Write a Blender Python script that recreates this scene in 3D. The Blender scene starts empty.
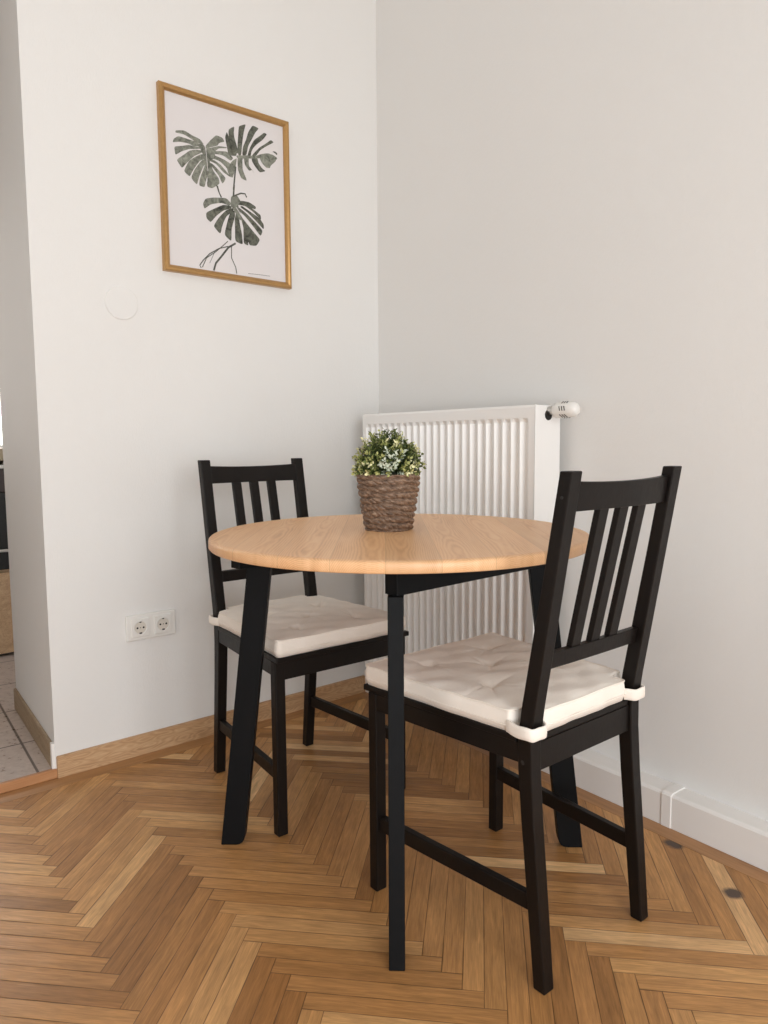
import bpy, bmesh, math, random
from math import sin, cos, pi, radians, sqrt, atan2
from mathutils import Vector, Matrix
random.seed(7)
SC = bpy.context.scene
COL = SC.collection

# ------------------------------------------------------------------ helpers
def tag(o, label=None, cat=None, group=None, kind=None):
    if label: o['label'] = label
    if cat: o['category'] = cat
    if group: o['group'] = group
    if kind: o['kind'] = kind
    return o

def thing(name, label, cat, loc=(0, 0, 0), rz=0.0, group=None):
    o = bpy.data.objects.new(name, None)
    o.empty_display_size = 0.1
    COL.objects.link(o)
    o.location = loc
    o.rotation_euler = (0, 0, rz)
    return tag(o, label, cat, group)

def obj(name, bm, mat, parent=None, smooth=False, bevel=0.0, seg=2, loc=None, rot=None):
    me = bpy.data.meshes.new(name)
    bmesh.ops.recalc_face_normals(bm, faces=bm.faces[:])
    bm.to_mesh(me)
    bm.free()
    o = bpy.data.objects.new(name, me)
    COL.objects.link(o)
    for m in (mat if isinstance(mat, (list, tuple)) else [mat]):
        me.materials.append(m)
    if smooth:
        for p in me.polygons:
            p.use_smooth = True
    if bevel:
        b = o.modifiers.new('bevel', 'BEVEL')
        b.width = bevel
        b.segments = seg
        b.limit_method = 'ANGLE'
        b.angle_limit = radians(40)
    if parent is not None:
        o.parent = parent
    if loc is not None: o.location = loc
    if rot is not None: o.rotation_euler = rot
    return o

def struct(name, bm, mat, parent=None, **k):
    o = obj(name, bm, mat, parent, **k)
    if parent is None: o['kind'] = 'structure'
    return o

def copy_tree(o, parent=None):
    c = o.copy()
    COL.objects.link(c)
    if parent is not None: c.parent = parent
    for ch in list(o.children):
        copy_tree(ch, c)
    return c

def BM(): return bmesh.new()

def box(bm, x0, x1, y0, y1, z0, z1, mi=0):
    v = [bm.verts.new(p) for p in ((x0,y0,z0),(x1,y0,z0),(x1,y1,z0),(x0,y1,z0),(x0,y0,z1),(x1,y0,z1),(x1,y1,z1),(x0,y1,z1))]
    for f in ((0,3,2,1),(4,5,6,7),(0,1,5,4),(1,2,6,5),(2,3,7,6),(3,0,4,7)):
        bm.faces.new([v[i] for i in f]).material_index = mi
    return bm

def prism(bm, poly, z0, z1, mi=0):
    a = [bm.verts.new((x, y, z0)) for x, y in poly]
    b = [bm.verts.new((x, y, z1)) for x, y in poly]
    n = len(poly)
    bm.faces.new(a[::-1]).material_index = mi
    bm.faces.new(b).material_index = mi
    for i in range(n):
        bm.faces.new((a[i], a[(i+1) % n], b[(i+1) % n], b[i])).material_index = mi
    return bm

def loft(bm, rings, closed=True, caps=True, mi=0):
    """rings: list of equal-length point loops"""
    R = [[bm.verts.new(p) for p in r] for r in rings]
    n = len(R[0])
    for a, b in zip(R[:-1], R[1:]):
        for i in range(n if closed else n-1):
            bm.faces.new((a[i], a[(i+1) % n], b[(i+1) % n], b[i])).material_index = mi
    if caps:
        bm.faces.new(R[0][::-1]).material_index = mi
        bm.faces.new(R[-1]).material_index = mi
    return bm

def beam(bm, p, q, u, hu, hv, mi=0):
    """bar from p to q; half size hu along u, hv along the third axis"""
    p, q, u = Vector(p), Vector(q), Vector(u)
    d = (q-p).normalized()
    v = d.cross(u).normalized()
    u = v.cross(d).normalized()
    loft(bm, [[c+u*a*hu+v*b*hv for a, b in ((-1,-1),(1,-1),(1,1),(-1,1))] for c in (p, q)], mi=mi)
    return bm

def lathe(bm, prof, seg=48, axis='z', c=(0, 0, 0), mi=0, caps=True):
    rings = []
    for r, h in prof:
        ring = []
        for k in range(seg):
            t = 2*pi*k/seg
            a, b = r*cos(t), r*sin(t)
            p = {'z': (a, b, h), 'x': (h, a, b), 'y': (b, h, a)}[axis]
            ring.append((p[0]+c[0], p[1]+c[1], p[2]+c[2]))
        rings.append(ring)
    return loft(bm, rings, caps=caps, mi=mi)

def tube(bm, pts, r, seg=8, closed=False, mi=0):
    pts = [Vector(p) for p in pts]
    n = len(pts)
    rings = []
    prev = None
    for i in range(n):
        a = pts[(i-1) % n] if (closed or i > 0) else pts[i]
        b = pts[(i+1) % n] if (closed or i < n-1) else pts[i]
        d = (b-a).normalized()
        if prev is None:
            prev = Vector((0, 0, 1)) if abs(d.z) < .9 else Vector((1, 0, 0))
        u = (prev - d*prev.dot(d)).normalized()
        v = d.cross(u)
        prev = u
        rr = r[i] if isinstance(r, (list, tuple)) else r
        rings.append([pts[i]+(u*cos(2*pi*k/seg)+v*sin(2*pi*k/seg))*rr for k in range(seg)])
    if closed: rings.append(rings[0])
    if closed:
        R = [[bm.verts.new(p) for p in rg] for rg in rings[:-1]]
        R.append(R[0])
        for a, b in zip(R[:-1], R[1:]):
            for i in range(seg):
                bm.faces.new((a[i], a[(i+1) % seg], b[(i+1) % seg], b[i])).material_index = mi
    else:
        loft(bm, rings, mi=mi)
    return bm

# ------------------------------------------------------------------ node helpers
def srgb(r, g, b):
    f = lambda c: (c/255/12.92) if c/255 <= .04045 else ((c/255+.055)/1.055)**2.4
    return (f(r), f(g), f(b), 1)

class G:
    def __init__(s, name):
        s.m = bpy.data.materials.new(name)
        s.m.use_nodes = True
        s.t = s.m.node_tree
        s.b = s.t.nodes['Principled BSDF']
    def n(s, typ, **k):
        nd = s.t.nodes.new(typ)
        for a, v in k.items(): setattr(nd, a, v)
        return nd
    def put(s, sock, v):
        if isinstance(v, bpy.types.NodeSocket): s.t.links.new(v, sock)
        else: sock.default_value = v
    def math(s, op, a, b=None, c=None):
        nd = s.n('ShaderNodeMath', operation=op)
        s.put(nd.inputs[0], a)
        if b is not None: s.put(nd.inputs[1], b)
        if c is not None: s.put(nd.inputs[2], c)
        return nd.outputs[0]
    def vec(s, x, y, z):
        nd = s.n('ShaderNodeCombineXYZ')
        for i, v in enumerate((x, y, z)): s.put(nd.inputs[i], v)
        return nd.outputs[0]
    def sep(s, v):
        nd = s.n('ShaderNodeSeparateXYZ'); s.put(nd.inputs[0], v)
        return nd.outputs
    def dot(s, a, b):
        nd = s.n('ShaderNodeVectorMath', operation='DOT_PRODUCT')
        s.put(nd.inputs[0], a); s.put(nd.inputs[1], b)
        return nd.outputs['Value']
    def noise(s, v, scale, detail=3, rough=.5, dist=0):
        nd = s.n('ShaderNodeTexNoise')
        s.put(nd.inputs['Vector'], v)
        nd.inputs['Scale'].default_value = scale
        nd.inputs['Detail'].default_value = detail
        nd.inputs['Roughness'].default_value = rough
        nd.inputs['Distortion'].default_value = dist
        return nd.outputs['Fac']
    def white(s, v):
        nd = s.n('ShaderNodeTexWhiteNoise', noise_dimensions='3D'); s.put(nd.inputs['Vector'], v)
        return nd.outputs['Value']
    def ramp(s, f, stops):
        nd = s.n('ShaderNodeValToRGB'); s.put(nd.inputs[0], f)
        e = nd.color_ramp.elements
        while len(e) < len(stops): e.new(.5)
        for x, (p, c) in zip(e, stops): x.position = p; x.color = c
        return nd.outputs[0]
    def mix(s, f, a, b, mode='MIX'):
        nd = s.n('ShaderNodeMix', data_type='RGBA', blend_type=mode)
        s.put(nd.inputs[0], f); s.put(nd.inputs[6], a); s.put(nd.inputs[7], b)
        return nd.outputs[2]
    def maprange(s, v, a, b, c=0.0, d=1.0):
        nd = s.n('ShaderNodeMapRange')
        for i, x in enumerate((v, a, b, c, d)): s.put(nd.inputs[i], x)
        return nd.outputs[0]
    def coord(s, w='Object'): return s.n('ShaderNodeTexCoord').outputs[w]
    def scale(s, v, sc, loc=(0, 0, 0), rot=(0, 0, 0)):
        nd = s.n('ShaderNodeMapping'); s.put(nd.inputs[0], v)
        nd.inputs['Scale'].default_value = sc; nd.inputs['Location'].default_value = loc; nd.inputs['Rotation'].default_value = rot
        return nd.outputs[0]
    def bump(s, h, strength=.2, dist=.002):
        nd = s.n('ShaderNodeBump'); nd.inputs['Strength'].default_value = strength
        nd.inputs['Distance'].default_value = dist
        s.put(nd.inputs['Height'], h)
        s.t.links.new(nd.outputs[0], s.b.inputs['Normal'])
    def base(s, c): s.put(s.b.inputs['Base Color'], c)
    def rough(s, v): s.put(s.b.inputs['Roughness'], v)
    def set(s, **k):
        for a, v in k.items(): s.put(s.b.inputs[a.replace('_', ' ')], v)
        return s

def plain(name, col, rough=.5, **k):
    g = G(name); g.base(col); g.rough(rough); g.set(**k)
    return g.m

# ------------------------------------------------------------------ camera (eye height .952 m, looking slightly down)
H = 0.95538
F_PX = 735.14
cam = bpy.data.cameras.new('camera')
cam.sensor_fit = 'HORIZONTAL'
cam.sensor_width = 36
cam.lens = F_PX/768*36
cam.clip_start = .02
co = bpy.data.objects.new('camera', cam)
COL.objects.link(co)
pit, rol = 0.09488, -0.00694
U = Vector((0, sin(pit), cos(pit))); F = Vector((0, cos(pit), -sin(pit))); X = Vector((1, 0, 0))
Rv = X*cos(rol)+U*sin(rol); Uv = U*cos(rol)-X*sin(rol)
M = Matrix((Rv, Uv, -F)).transposed().to_4x4()
M.translation = (0, 0, H)
co.matrix_world = M
SC.camera = co

# ------------------------------------------------------------------ directions of the room
AL = radians(39.8126); TL = Vector((cos(AL), sin(AL))); NL = Vector((-sin(AL), cos(AL))); CL = 2.16036   # left wall
AR = radians(-52.4868); TR = Vector((cos(AR), sin(AR))); NR = Vector((-sin(AR), cos(AR))); CR = 1.61269 # right wall
def PL(s, off=0.0): return TL*s+NL*(CL-off)          # off = distance into the room from the baseboard front
def PR(s, off=0.0): return TR*s+NR*(CR-off)
CORNER = Vector((-0.0168, 2.8141))
EDGE = PL(.5745, -.012)                               # free end of the left wall
CEIL = 3.4
WIN_S = 1.75                                          # along the right wall: where the window wall stands
REAR = 2.35                                           # depth of the room behind the right wall line

# ------------------------------------------------------------------ materials
def wall_paint(name, col):
    g = G(name)
    c = g.coord()
    n1 = g.noise(g.scale(c, (1, 1, .35)), 260, 2, .6)
    n2 = g.noise(c, 38, 3)
    g.base(g.mix(g.noise(c, 2.2, 2), col, tuple(x*.975 for x in col[:3])+(1,)))
    g.rough(.75)
    g.bump(g.math('ADD', n1, g.math('MULTIPLY', n2, .6)), .34, .0014)
    return g.m
M_WALL = wall_paint('wall_paint', (.80, .79, .77, 1))
M_HALL = plain('hall_dimming_tan', (.27, .22, .18, 1), .8)  # tan made extra dark to cut light bouncing onto the doorway's wall face
M_CEIL = plain('ceiling_paint', (.76, .74, .71, 1), .8)

def herringbone():
    g = G('oak_herringbone')
    P = g.coord()
    th = -0.13106416; w = 0.03836892; ox = 19.29006296; oy = 2.50070011
    x = g.math('SUBTRACT', g.math('DIVIDE', g.dot(P, (cos(th), sin(th), 0)), w), ox)
    y = g.math('SUBTRACT', g.math('DIVIDE', g.dot(P, (-sin(th), cos(th), 0)), w), oy)
    # hand-laid wobble of the joints
    i = g.math('FLOOR', x); j = g.math('FLOOR', y)
    fx = g.math('SUBTRACT', x, i); fy = g.math('SUBTRACT', y, j)
    s = g.math('FLOORED_MODULO', g.math('ADD', i, j), 18.0)
    isA = g.math('LESS_THAN', s, 8.5)
    s9 = g.math('SUBTRACT', s, 9.0)
    def sel(a, b):   # a when A else b
        return g.math('ADD', g.math('MULTIPLY', a, isA), g.math('MULTIPLY', b, g.math('SUBTRACT', 1.0, isA)))
    along = sel(g.math('ADD', s, fx), g.math('ADD', s9, fy))
    across = sel(fy, fx)
    ida = sel(g.math('SUBTRACT', i, s), i)
    idb = sel(j, g.math('SUBTRACT', j, s9))
    idv = g.vec(ida, idb, g.math('MULTIPLY', isA, 7.0))
    r1 = g.white(idv)
    r2 = g.white(g.vec(idb, ida, 31.0))
    de = g.math('MULTIPLY', g.math('MINIMUM', across, g.math('SUBTRACT', 1.0, across)), w)
    dl = g.math('MULTIPLY', g.math('MINIMUM', along, g.math('SUBTRACT', 9.0, along)), w)
    d = g.math('MINIMUM', de, dl)
    gapw = g.math('MULTIPLY_ADD', g.noise(P, 9, 2), .0036, -.0006)
    gap = g.maprange(d, .0001, gapw, 1.0, 0.0)
    # grain running along each stave
    gv = g.vec(g.math('MULTIPLY', along, w*2.2), g.math('MULTIPLY', across, w*26), g.math('MULTIPLY', r1, 91.0))
    grain = g.noise(gv, 3.2, 5, .62, .6)
    fine = g.noise(g.vec(g.math('MULTIPLY', along, w*12), g.math('MULTIPLY', across, w*330), g.math('MULTIPLY', r2, 57.0)), 1.6, 2, .6)
    flame = g.noise(g.vec(g.math('MULTIPLY', along, w*9), g.math('MULTIPLY', across, w*60), g.math('MULTIPLY', r2, 23.0)), 1.5, 2, .5, 1.5)
    tone = g.ramp(r1, [(0, srgb(152, 107, 63)), (.3, srgb(180, 131, 80)), (.66, srgb(197, 147, 93)), (.86, srgb(213, 165, 109)), (1, srgb(234, 191, 138))])
    red = g.mix(g.math('MULTIPLY', r2, .30), tone, srgb(164, 112, 66))
    k = g.maprange(grain, .28, .72, .74, 1.14)
    k2 = g.maprange(fine, .3, .7, .86, 1.1)
    k3 = g.maprange(flame, .35, .65, .9, 1.07)
    kk = g.math('MULTIPLY', g.math('MULTIPLY', k, k2), k3)
    col = g.mix(1.0, red, g.vec(kk, kk, kk), 'MULTIPLY')
    # worn patches and two dark round scorch marks near the right wall
    wear = g.maprange(g.noise(P, 3.0, 4, .6), .5, .72, 0.0, .3)
    col = g.mix(wear, col, srgb(120, 84, 54))
    px, py, pz = g.sep(P)
    wob = g.math('MULTIPLY_ADD', g.noise(P, 40, 3), .020, -.010)
    for cx, cy, r, amt in ((0.686, 1.666, .023, .95), (0.7331, 1.4722, .019, .95)):
        dd = g.math('SQRT', g.math('ADD', g.math('POWER', g.math('ABSOLUTE', g.math('SUBTRACT', px, cx)), 2.0), g.math('POWER', g.math('ABSOLUTE', g.math('SUBTRACT', py, cy)), 2.0)))
        dd = g.math('ADD', dd, wob)
        col = g.mix(g.maprange(dd, r*.7, r*1.25, amt, 0.0), col, srgb(72, 60, 54))
    col = g.mix(g.math('MULTIPLY', gap, .82), col, srgb(58, 34, 18))
    g.base(col)
    g.rough(g.math('MULTIPLY_ADD', g.noise(P, 26, 3), .22, g.maprange(grain, .3, .7, .30, .24)))
    g.set(Specular_IOR_Level=.28)
    hgt = g.math('SUBTRACT', g.math('MULTIPLY', r2, .12), gap)
    hgt = g.math('ADD', hgt, g.math('MULTIPLY', fine, .12))
    g.bump(hgt, .35, .0012)
    return g.m
M_PARQ = herringbone()

def oak(name, ax, cols, freq=1.0, rough=.4, ringy=.0):
    """oak with the grain along world/object axis vector ax (a 2D direction or 'z')"""
    g = G(name)
    P = g.coord()
    a = Vector((ax[0], ax[1], 0)).normalized(); b = Vector((-a.y, a.x, 0))
    u = g.dot(P, tuple(a)); v = g.dot(P, tuple(b)); z = g.sep(P)[2]
    vv = g.vec(g.math('MULTIPLY', u, 3.0*freq), g.math('MULTIPLY', v, 40*freq), g.math('MULTIPLY', z, 40*freq))
    n = g.noise(vv, 1.0, 5, .6, 1.2)
    f = g.noise(g.vec(g.math('MULTIPLY', u, 14*freq), g.math('MULTIPLY', v, 420), g.math('MULTIPLY', z, 420)), 1.0, 2, .6)
    wv = g.math('SINE', g.math('MULTIPLY', g.noise(g.vec(g.math('MULTIPLY', u, 5.0*freq), g.math('MULTIPLY', v, 22*freq), g.math('MULTIPLY', z, 22*freq)), 1.0, 2, .45), 120.0))
    m = g.math('ADD', g.math('MULTIPLY', n, .75), g.math('MULTIPLY', f, .25))
    m = g.math('MULTIPLY_ADD', wv, ringy, m)
    g.base(g.ramp(m, [(.25, cols[0]), (.5, cols[1]), (.75, cols[2])]))
    g.rough(rough)
    g.bump(f, .12, .0006)
    return g.m
OAKC = (srgb(158, 122, 86), srgb(190, 152, 113), srgb(208, 174, 136))
M_BASE_L = oak('oak_baseboard', TL, OAKC, 1.0, .5, .09)
M_BASE_H = oak('oak_baseboard_hall', TR, (srgb(128, 106, 80), srgb(160, 138, 110), srgb(176, 154, 126)), 1.0, .5, .04)
M_FRZ_L = oak('oak_border_left', TL, (srgb(136, 94, 56), srgb(164, 120, 76), srgb(184, 138, 94)), 1.0, .38)
M_FRZ_R = oak('oak_border_right', TR, (srgb(136, 94, 56), srgb(166, 120, 76), srgb(186, 138, 92)), 1.0, .38)
M_THRESH = oak('orange_threshold', TL, (srgb(160, 110, 72), srgb(186, 134, 92), srgb(200, 150, 108)), 1.0, .4)
M_KITWOOD = oak('kitchen_front_wood', TL, (srgb(140, 108, 78), srgb(172, 140, 106), srgb(190, 160, 126)), 1.3, .5, .07)
M_WHITETRIM = plain('white_trim_paint', (.83, .81, .785, 1), .38)
M_RADIATOR = plain('radiator_enamel', (.88, .87, .85, 1), .3)
M_PLASTIC = plain('white_plastic', (.80, .785, .75, 1), .28)
M_DARKSLOT = plain('dark_slot', (.012, .011, .010, 1), .6)
M_METAL = plain('nickel_metal', (.55, .53, .5, 1), .3, Metallic=1.0)
M_CREASE = plain('filler_plaster', (.81, .795, .775, 1), .7)

def black_wood(name, c1, c2, rough, spec):
    g = G(name)
    P = g.coord()
    f = g.noise(g.scale(P, (60, 60, 14)), 4, 3, .6)
    g.base(g.mix(g.noise(P, 14, 3), c1, c2))
    g.rough(g.maprange(f, .3, .7, rough-.05, rough+.08))
    g.bump(f, .08, .0006)
    g.set(Specular_IOR_Level=spec)
    return g.m
M_CHAIR = black_wood('brown_black_stain', srgb(16, 12, 10), srgb(24, 18, 15), .42, .22)
M_LEG = black_wood('blue_black_lacquer', srgb(15, 16, 17), srgb(19, 20, 22), .5, .12)

def tabletop_wood():
    g = G('oiled_table_wood')
    P = g.coord()
    px, py, pz = g.sep(P)
    sw = .098
    xs = g.math('DIVIDE', g.math('ADD', px, 1.012), sw)
    st = g.math('FLOOR', xs)
    fr = g.math('SUBTRACT', xs, st)
    r = g.white(g.vec(st, 3.0, 1.0))
    r2 = g.white(g.vec(st, 9.0, 4.0))
    # growth rings round a pith lying below each stave
    cx = g.math('MULTIPLY_ADD', r2, .5, .25)
    dx = g.math('MULTIPLY', g.math('SUBTRACT', fr, cx), sw)
    wob = g.noise(g.vec(g.math('MULTIPLY', px, 5.0), g.math('MULTIPLY', py, 2.2), g.math('MULTIPLY', r, 60.0)), 1.0, 3, .5)
    dz = g.math('ADD', g.math('SUBTRACT', pz, g.math('MULTIPLY_ADD', r, -.03, -.012)), g.math('MULTIPLY', wob, .03))
    rad = g.math('SQRT', g.math('ADD', g.math('MULTIPLY', dx, dx), g.math('MULTIPLY', dz, dz)))
    ring = g.math('SINE', g.math('MULTIPLY', rad, 1900.0))
    ring = g.maprange(ring, -1.0, 1.0)
    fine = g.noise(g.vec(g.math('MULTIPLY', px, 420.0), g.math('MULTIPLY', py, 12.0), g.math('MULTIPLY', pz, 300.0)), 1.0, 2, .6)
    n = g.noise(g.vec(g.math('MULTIPLY', px, 34.0), g.math('MULTIPLY', py, 2.4), g.math('MULTIPLY', r, 80.0)), 1.0, 4, .6, .6)
    m = g.math('ADD', g.math('MULTIPLY', ring, .2), g.math('ADD', g.math('MULTIPLY', n, .6), g.math('MULTIPLY', fine, .28)))
    col = g.ramp(m, [(.2, srgb(200, 146, 98)), (.52, srgb(234, 184, 136)), (.85, srgb(246, 206, 162))])
    t = g.maprange(r, 0.0, 1.0, .84, 1.06)
    col = g.mix(1.0, col, g.vec(t, t, t), 'MULTIPLY')
    seam = g.maprange(g.math('MINIMUM', fr, g.math('SUBTRACT', 1.0, fr)), .0, .012, .3, 0.0)
    col = g.mix(seam, col, srgb(130, 86, 52))
    g.base(col)
    g.rough(.4)
    g.bump(fine, .06, .0005)
    return g.m
M_TOP = tabletop_wood()

def fabric():
    g = G('cream_cotton')
    P = g.coord()
    wv = g.noise(P, 900, 2, .7)
    wr = g.noise(g.scale(P, (14, 22, 14)), 1.0, 4, .6, 1.0)
    g.base(g.mix(g.noise(P, 30, 2), srgb(243, 235, 225), srgb(237, 228, 217)))
    g.rough(.85)
    g.set(Sheen_Weight=.2)
    g.bump(g.math('ADD', g.math('MULTIPLY', wv, .12), wr), .35, .004)
    return g.m
M_FAB = fabric()
M_PIPING = plain('cream_piping', srgb(240, 231, 220), .8)

def basket_mat():
    g = G('woven_seagrass')
    P = g.coord()
    n = g.noise(g.scale(P, (1, 1, 2.5)), 70, 3, .6)
    f = g.noise(g.scale(P, (1, 1, 3)), 420, 2, .6)
    m = g.math('ADD', g.math('MULTIPLY', n, .6), g.math('MULTIPLY', f, .4))
    g.base(g.ramp(m, [(.25, srgb(50, 37, 29)), (.42, srgb(94, 73, 58)), (.58, srgb(142, 116, 96)), (.74, srgb(200, 176, 152))]))
    g.rough(.5)
    g.bump(f, .4, .001)
    return g.m
M_BASKET = basket_mat()
M_SOIL = plain('dark_moss', srgb(44, 50, 30), .9)
M_LEAVES = [plain('leaf_dark_green', srgb(66, 80, 42), .5), plain('leaf_mid_green', srgb(112, 122, 62), .5),
            plain('leaf_lime', srgb(168, 170, 104), .5), plain('leaf_pale', srgb(206, 214, 194), .55), plain('leaf_cream', srgb(232, 228, 180), .55)]
def gold():
    g = G('brushed_gold')
    P = g.coord()
    n = g.noise(g.scale(P, (30, 30, 30)), 3, 3, .6)
    g.base(g.mix(n, srgb(196, 156, 104), srgb(176, 136, 86)))
    g.rough(.34)
    g.set(Metallic=.75)
    return g.m
M_GOLD = gold()
def paper():
    g = G('art_paper')
    g.base(srgb(222, 218, 218)); g.rough(.35); g.set(Specular_IOR_Level=.25)
    return g.m
M_PAPER = paper()
def ink(name, c1, c2, sc):
    g = G(name)
    P = g.coord()
    n = g.noise(P, sc, 4, .65, 1.0)
    g.base(g.ramp(n, [(.3, c1), (.7, c2)]))
    g.rough(.4); g.set(Specular_IOR_Level=.25)
    return g.m
M_INK = ink('grey_green_ink', srgb(78, 80, 72), srgb(158, 160, 148), 55)
M_INK2 = ink('charcoal_green_ink', srgb(52, 53, 48), srgb(122, 124, 112), 45)
M_STEM = ink('stem_ink', srgb(70, 72, 66), srgb(104, 104, 96), 60)

# ------------------------------------------------------------------ the room
RW_DIR = (PR(-.7413, -.056)-CORNER).normalized()        # right wall face (a hair off square)
RW_END = CORNER + RW_DIR*4.0
bm = BM()
NRW = Vector((-RW_DIR.y, RW_DIR.x))
if NRW.dot(NR) < 0: NRW = -NRW
prism(bm, [tuple(CORNER-RW_DIR*.3), tuple(RW_END), tuple(RW_END+NRW*.2), tuple(CORNER-RW_DIR*.3+NRW*.2)], 0, CEIL)
struct('wall_right', bm, M_WALL)

# left wall: solid from the doorway edge to the corner, with the wall's end face looking into the hall
REV = Vector((-.583, .812))                            # direction of the hall face
REV_N = Vector((-.812, -.583))
RB = EDGE+Vector((-.583, .812))*.618                           # far end of the hall face
bm = BM()
prism(bm, [tuple(EDGE), tuple(CORNER+TL*.0), tuple(CORNER+NL*.3), tuple(RB+TL*.9), tuple(RB)], 0, CEIL)
struct('wall_left', bm, M_WALL)
# the same wall beyond the doorway, with the lintel over the opening
DOOR_W = .95
JL = EDGE-TL*DOOR_W
bm = BM()
prism(bm, [tuple(JL), tuple(JL+NL*.2), tuple(JL-TL*1.2+NL*.2), tuple(JL-TL*1.2)], 0, CEIL)
prism(bm, [tuple(EDGE-TL*.001), tuple(EDGE+NL*.2-TL*.05), tuple(JL+NL*.2), tuple(JL)], 2.35, CEIL)
struct('wall_doorway', bm, M_WALL)

# window wall opposite the left wall, and the wall behind the camera
e1 = RW_DIR
def RM(a, b): return CORNER+e1*a-NRW*b                  # room coordinates: a along right wall, b into the room
WA = 3.95
WB0, WB1, WZ0, WZ1 = .65, 3.05, .08, 2.12
bm = BM()
def wseg(b0, b1, z0, z1):
    prism(bm, [tuple(RM(WA, b0)), tuple(RM(WA+.22, b0)), tuple(RM(WA+.22, b1)), tuple(RM(WA, b1))], z0, z1)
wseg(-.2, WB0, 0, CEIL); wseg(WB1, 4.0, 0, CEIL); wseg(WB0, WB1, 0, WZ0); wseg(WB0, WB1, WZ1, CEIL)
struct('wall_window', bm, M_WALL)
bm = BM()
prism(bm, [tuple(RM(-1.2, 3.9)), tuple(RM(WA+.2, 3.9)), tuple(RM(WA+.2, 4.1)), tuple(RM(-1.2, 4.1))], 0, CEIL)
struct('wall_rear', bm, M_WALL)
# window frame and panes (behind the camera)
bm = BM()
def wbar(b0, b1, z0, z1, a0=.08, a1=.14):
    prism(bm, [tuple(RM(WA+a0, b0)), tuple(RM(WA+a1, b0)), tuple(RM(WA+a1, b1)), tuple(RM(WA+a0, b1))], z0, z1)
wbar(WB0, WB1, WZ0, WZ0+.06); wbar(WB0, WB1, WZ1-.06, WZ1)
for b in (WB0, (WB0+WB1)/2-.03, WB1-.06): wbar(b, b+.06, WZ0, WZ1)
win = struct('window_1', bm, M_WHITETRIM)
g = G('window_glass'); g.set(Transmission_Weight=1.0, Roughness=0.0, IOR=1.05); g.base((1, 1, 1, 1))
M_GLASS = g.m
bm = BM(); wbar(WB0+.05, WB1-.05, WZ0+.05, WZ1-.05, .108, .112)
obj('pane', bm, M_GLASS, win)

# floor
bm = BM()
fl = [tuple(PL(-1.6, -.012)), tuple(PL(-1.6, 4.6)), tuple(PL(1.87, 4.6)), tuple(PL(1.87, -.012))]
prism(bm, fl, -.06, 0)
floor = struct('floor', bm, M_PARQ)
bm = BM()
a0, a1 = PL(-1.4, 0), PL(1.755, 0)
prism(bm, [tuple(a0), tuple(a1), tuple(PL(1.72, .056)), tuple(PL(-1.4, .056))], .0001, .0006)
obj('border_strip', bm, M_FRZ_L, floor)
bm = BM()
prism(bm, [tuple(PR(-2.2, .001)), tuple(PR(1.6, .001)), tuple(PR(1.6, .049)), tuple(PR(-2.2, .049))], .0001, .0007)
obj('border_strip', bm, M_FRZ_R, floor)
bm = BM()
prism(bm, fl, CEIL, CEIL+.1)
struct('ceiling', bm, M_CEIL)

# baseboards
bm = BM()
prism(bm, [tuple(PL(.577, 0)), tuple(PL(1.755, 0)), tuple(PL(1.755, -.013)), tuple(PL(.577, -.013))], 0, .063)
bmesh.ops.bevel(bm, geom=[e for e in bm.edges if all(v.co.z > .06 for v in e.verts)], offset=.002, segments=2, affect='EDGES')
struct('baseboard_left', bm, M_BASE_L)
bm = BM()
def rbprof(s, dx=0.0, k=1.0):
    pts = [(.0+dx, .0), (.0+dx, .079+dx), (-.003+dx, .083+dx), (-.009, .0858+dx), (-.092, .0862+dx), (-.092, .0)]
    out = []
    for off, z in pts:
        p = PR(s, off); out.append((p.x, p.y, max(z, 0)))
    return out
loft(bm, [rbprof(-2.236), rbprof(1.75)])
br = struct('baseboard_right', bm, M_WHITETRIM)
bm = BM()
loft(bm, [rbprof(-.9738, .003), rbprof(-.947, .003)])
obj('joint_cover', bm, M_WHITETRIM, br, bevel=.0015)

# hall beyond the doorway
HZ = .025
def HP(a, b): return EDGE+REV*a+REV_N*b                # a away from the room, b away from the hall face
HALLQ = -REV_N.dot(Vector((-1.003, 2.033)))
HALLP = -(.609*-1.1655-.793*2.1995)
g = G('hall_stone_tile')
P = g.coord()
q = g.math('DIVIDE', g.math('ADD', g.dot(P, (REV_N.x, REV_N.y, 0)), HALLQ), .33)
p_ = g.math('DIVIDE', g.math('ADD', g.dot(P, (.609, -.793, 0)), HALLP), .33)
fq = g.math('FRACT', g.math('ADD', q, 20.0)); fp = g.math('FRACT', g.math('ADD', p_, 20.0))
dm = g.math('MINIMUM', g.math('MINIMUM', fq, g.math('SUBTRACT', 1.0, fq)), g.math('MINIMUM', fp, g.math('SUBTRACT', 1.0, fp)))
grout = g.maprange(dm, .008, .014, 1.0, 0.0)
tn = g.noise(P, 55, 4, .6)
g.base(g.mix(grout, g.ramp(tn, [(.3, srgb(172, 156, 146)), (.7, srgb(196, 182, 172))]), srgb(92, 80, 72)))
g.rough(g.maprange(tn, .3, .7, .26, .36))
g.bump(g.math('SUBTRACT', 1.0, grout), .18, .0015)
M_TILE = g.m
bm = BM()
prism(bm, [tuple(EDGE+NL*.0095-TL*.012), tuple(EDGE+NL*.0095-TL*1.0), tuple(HP(3.0, 1.6)), tuple(HP(3.0, -1.5)), tuple(RB+TL*.95), tuple(RB+TL*.05-NL*.0), tuple(EDGE+NL*.03+TL*.0)], -.05, HZ)
struct('floor_hall', bm, M_TILE)
bm = BM()
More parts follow.
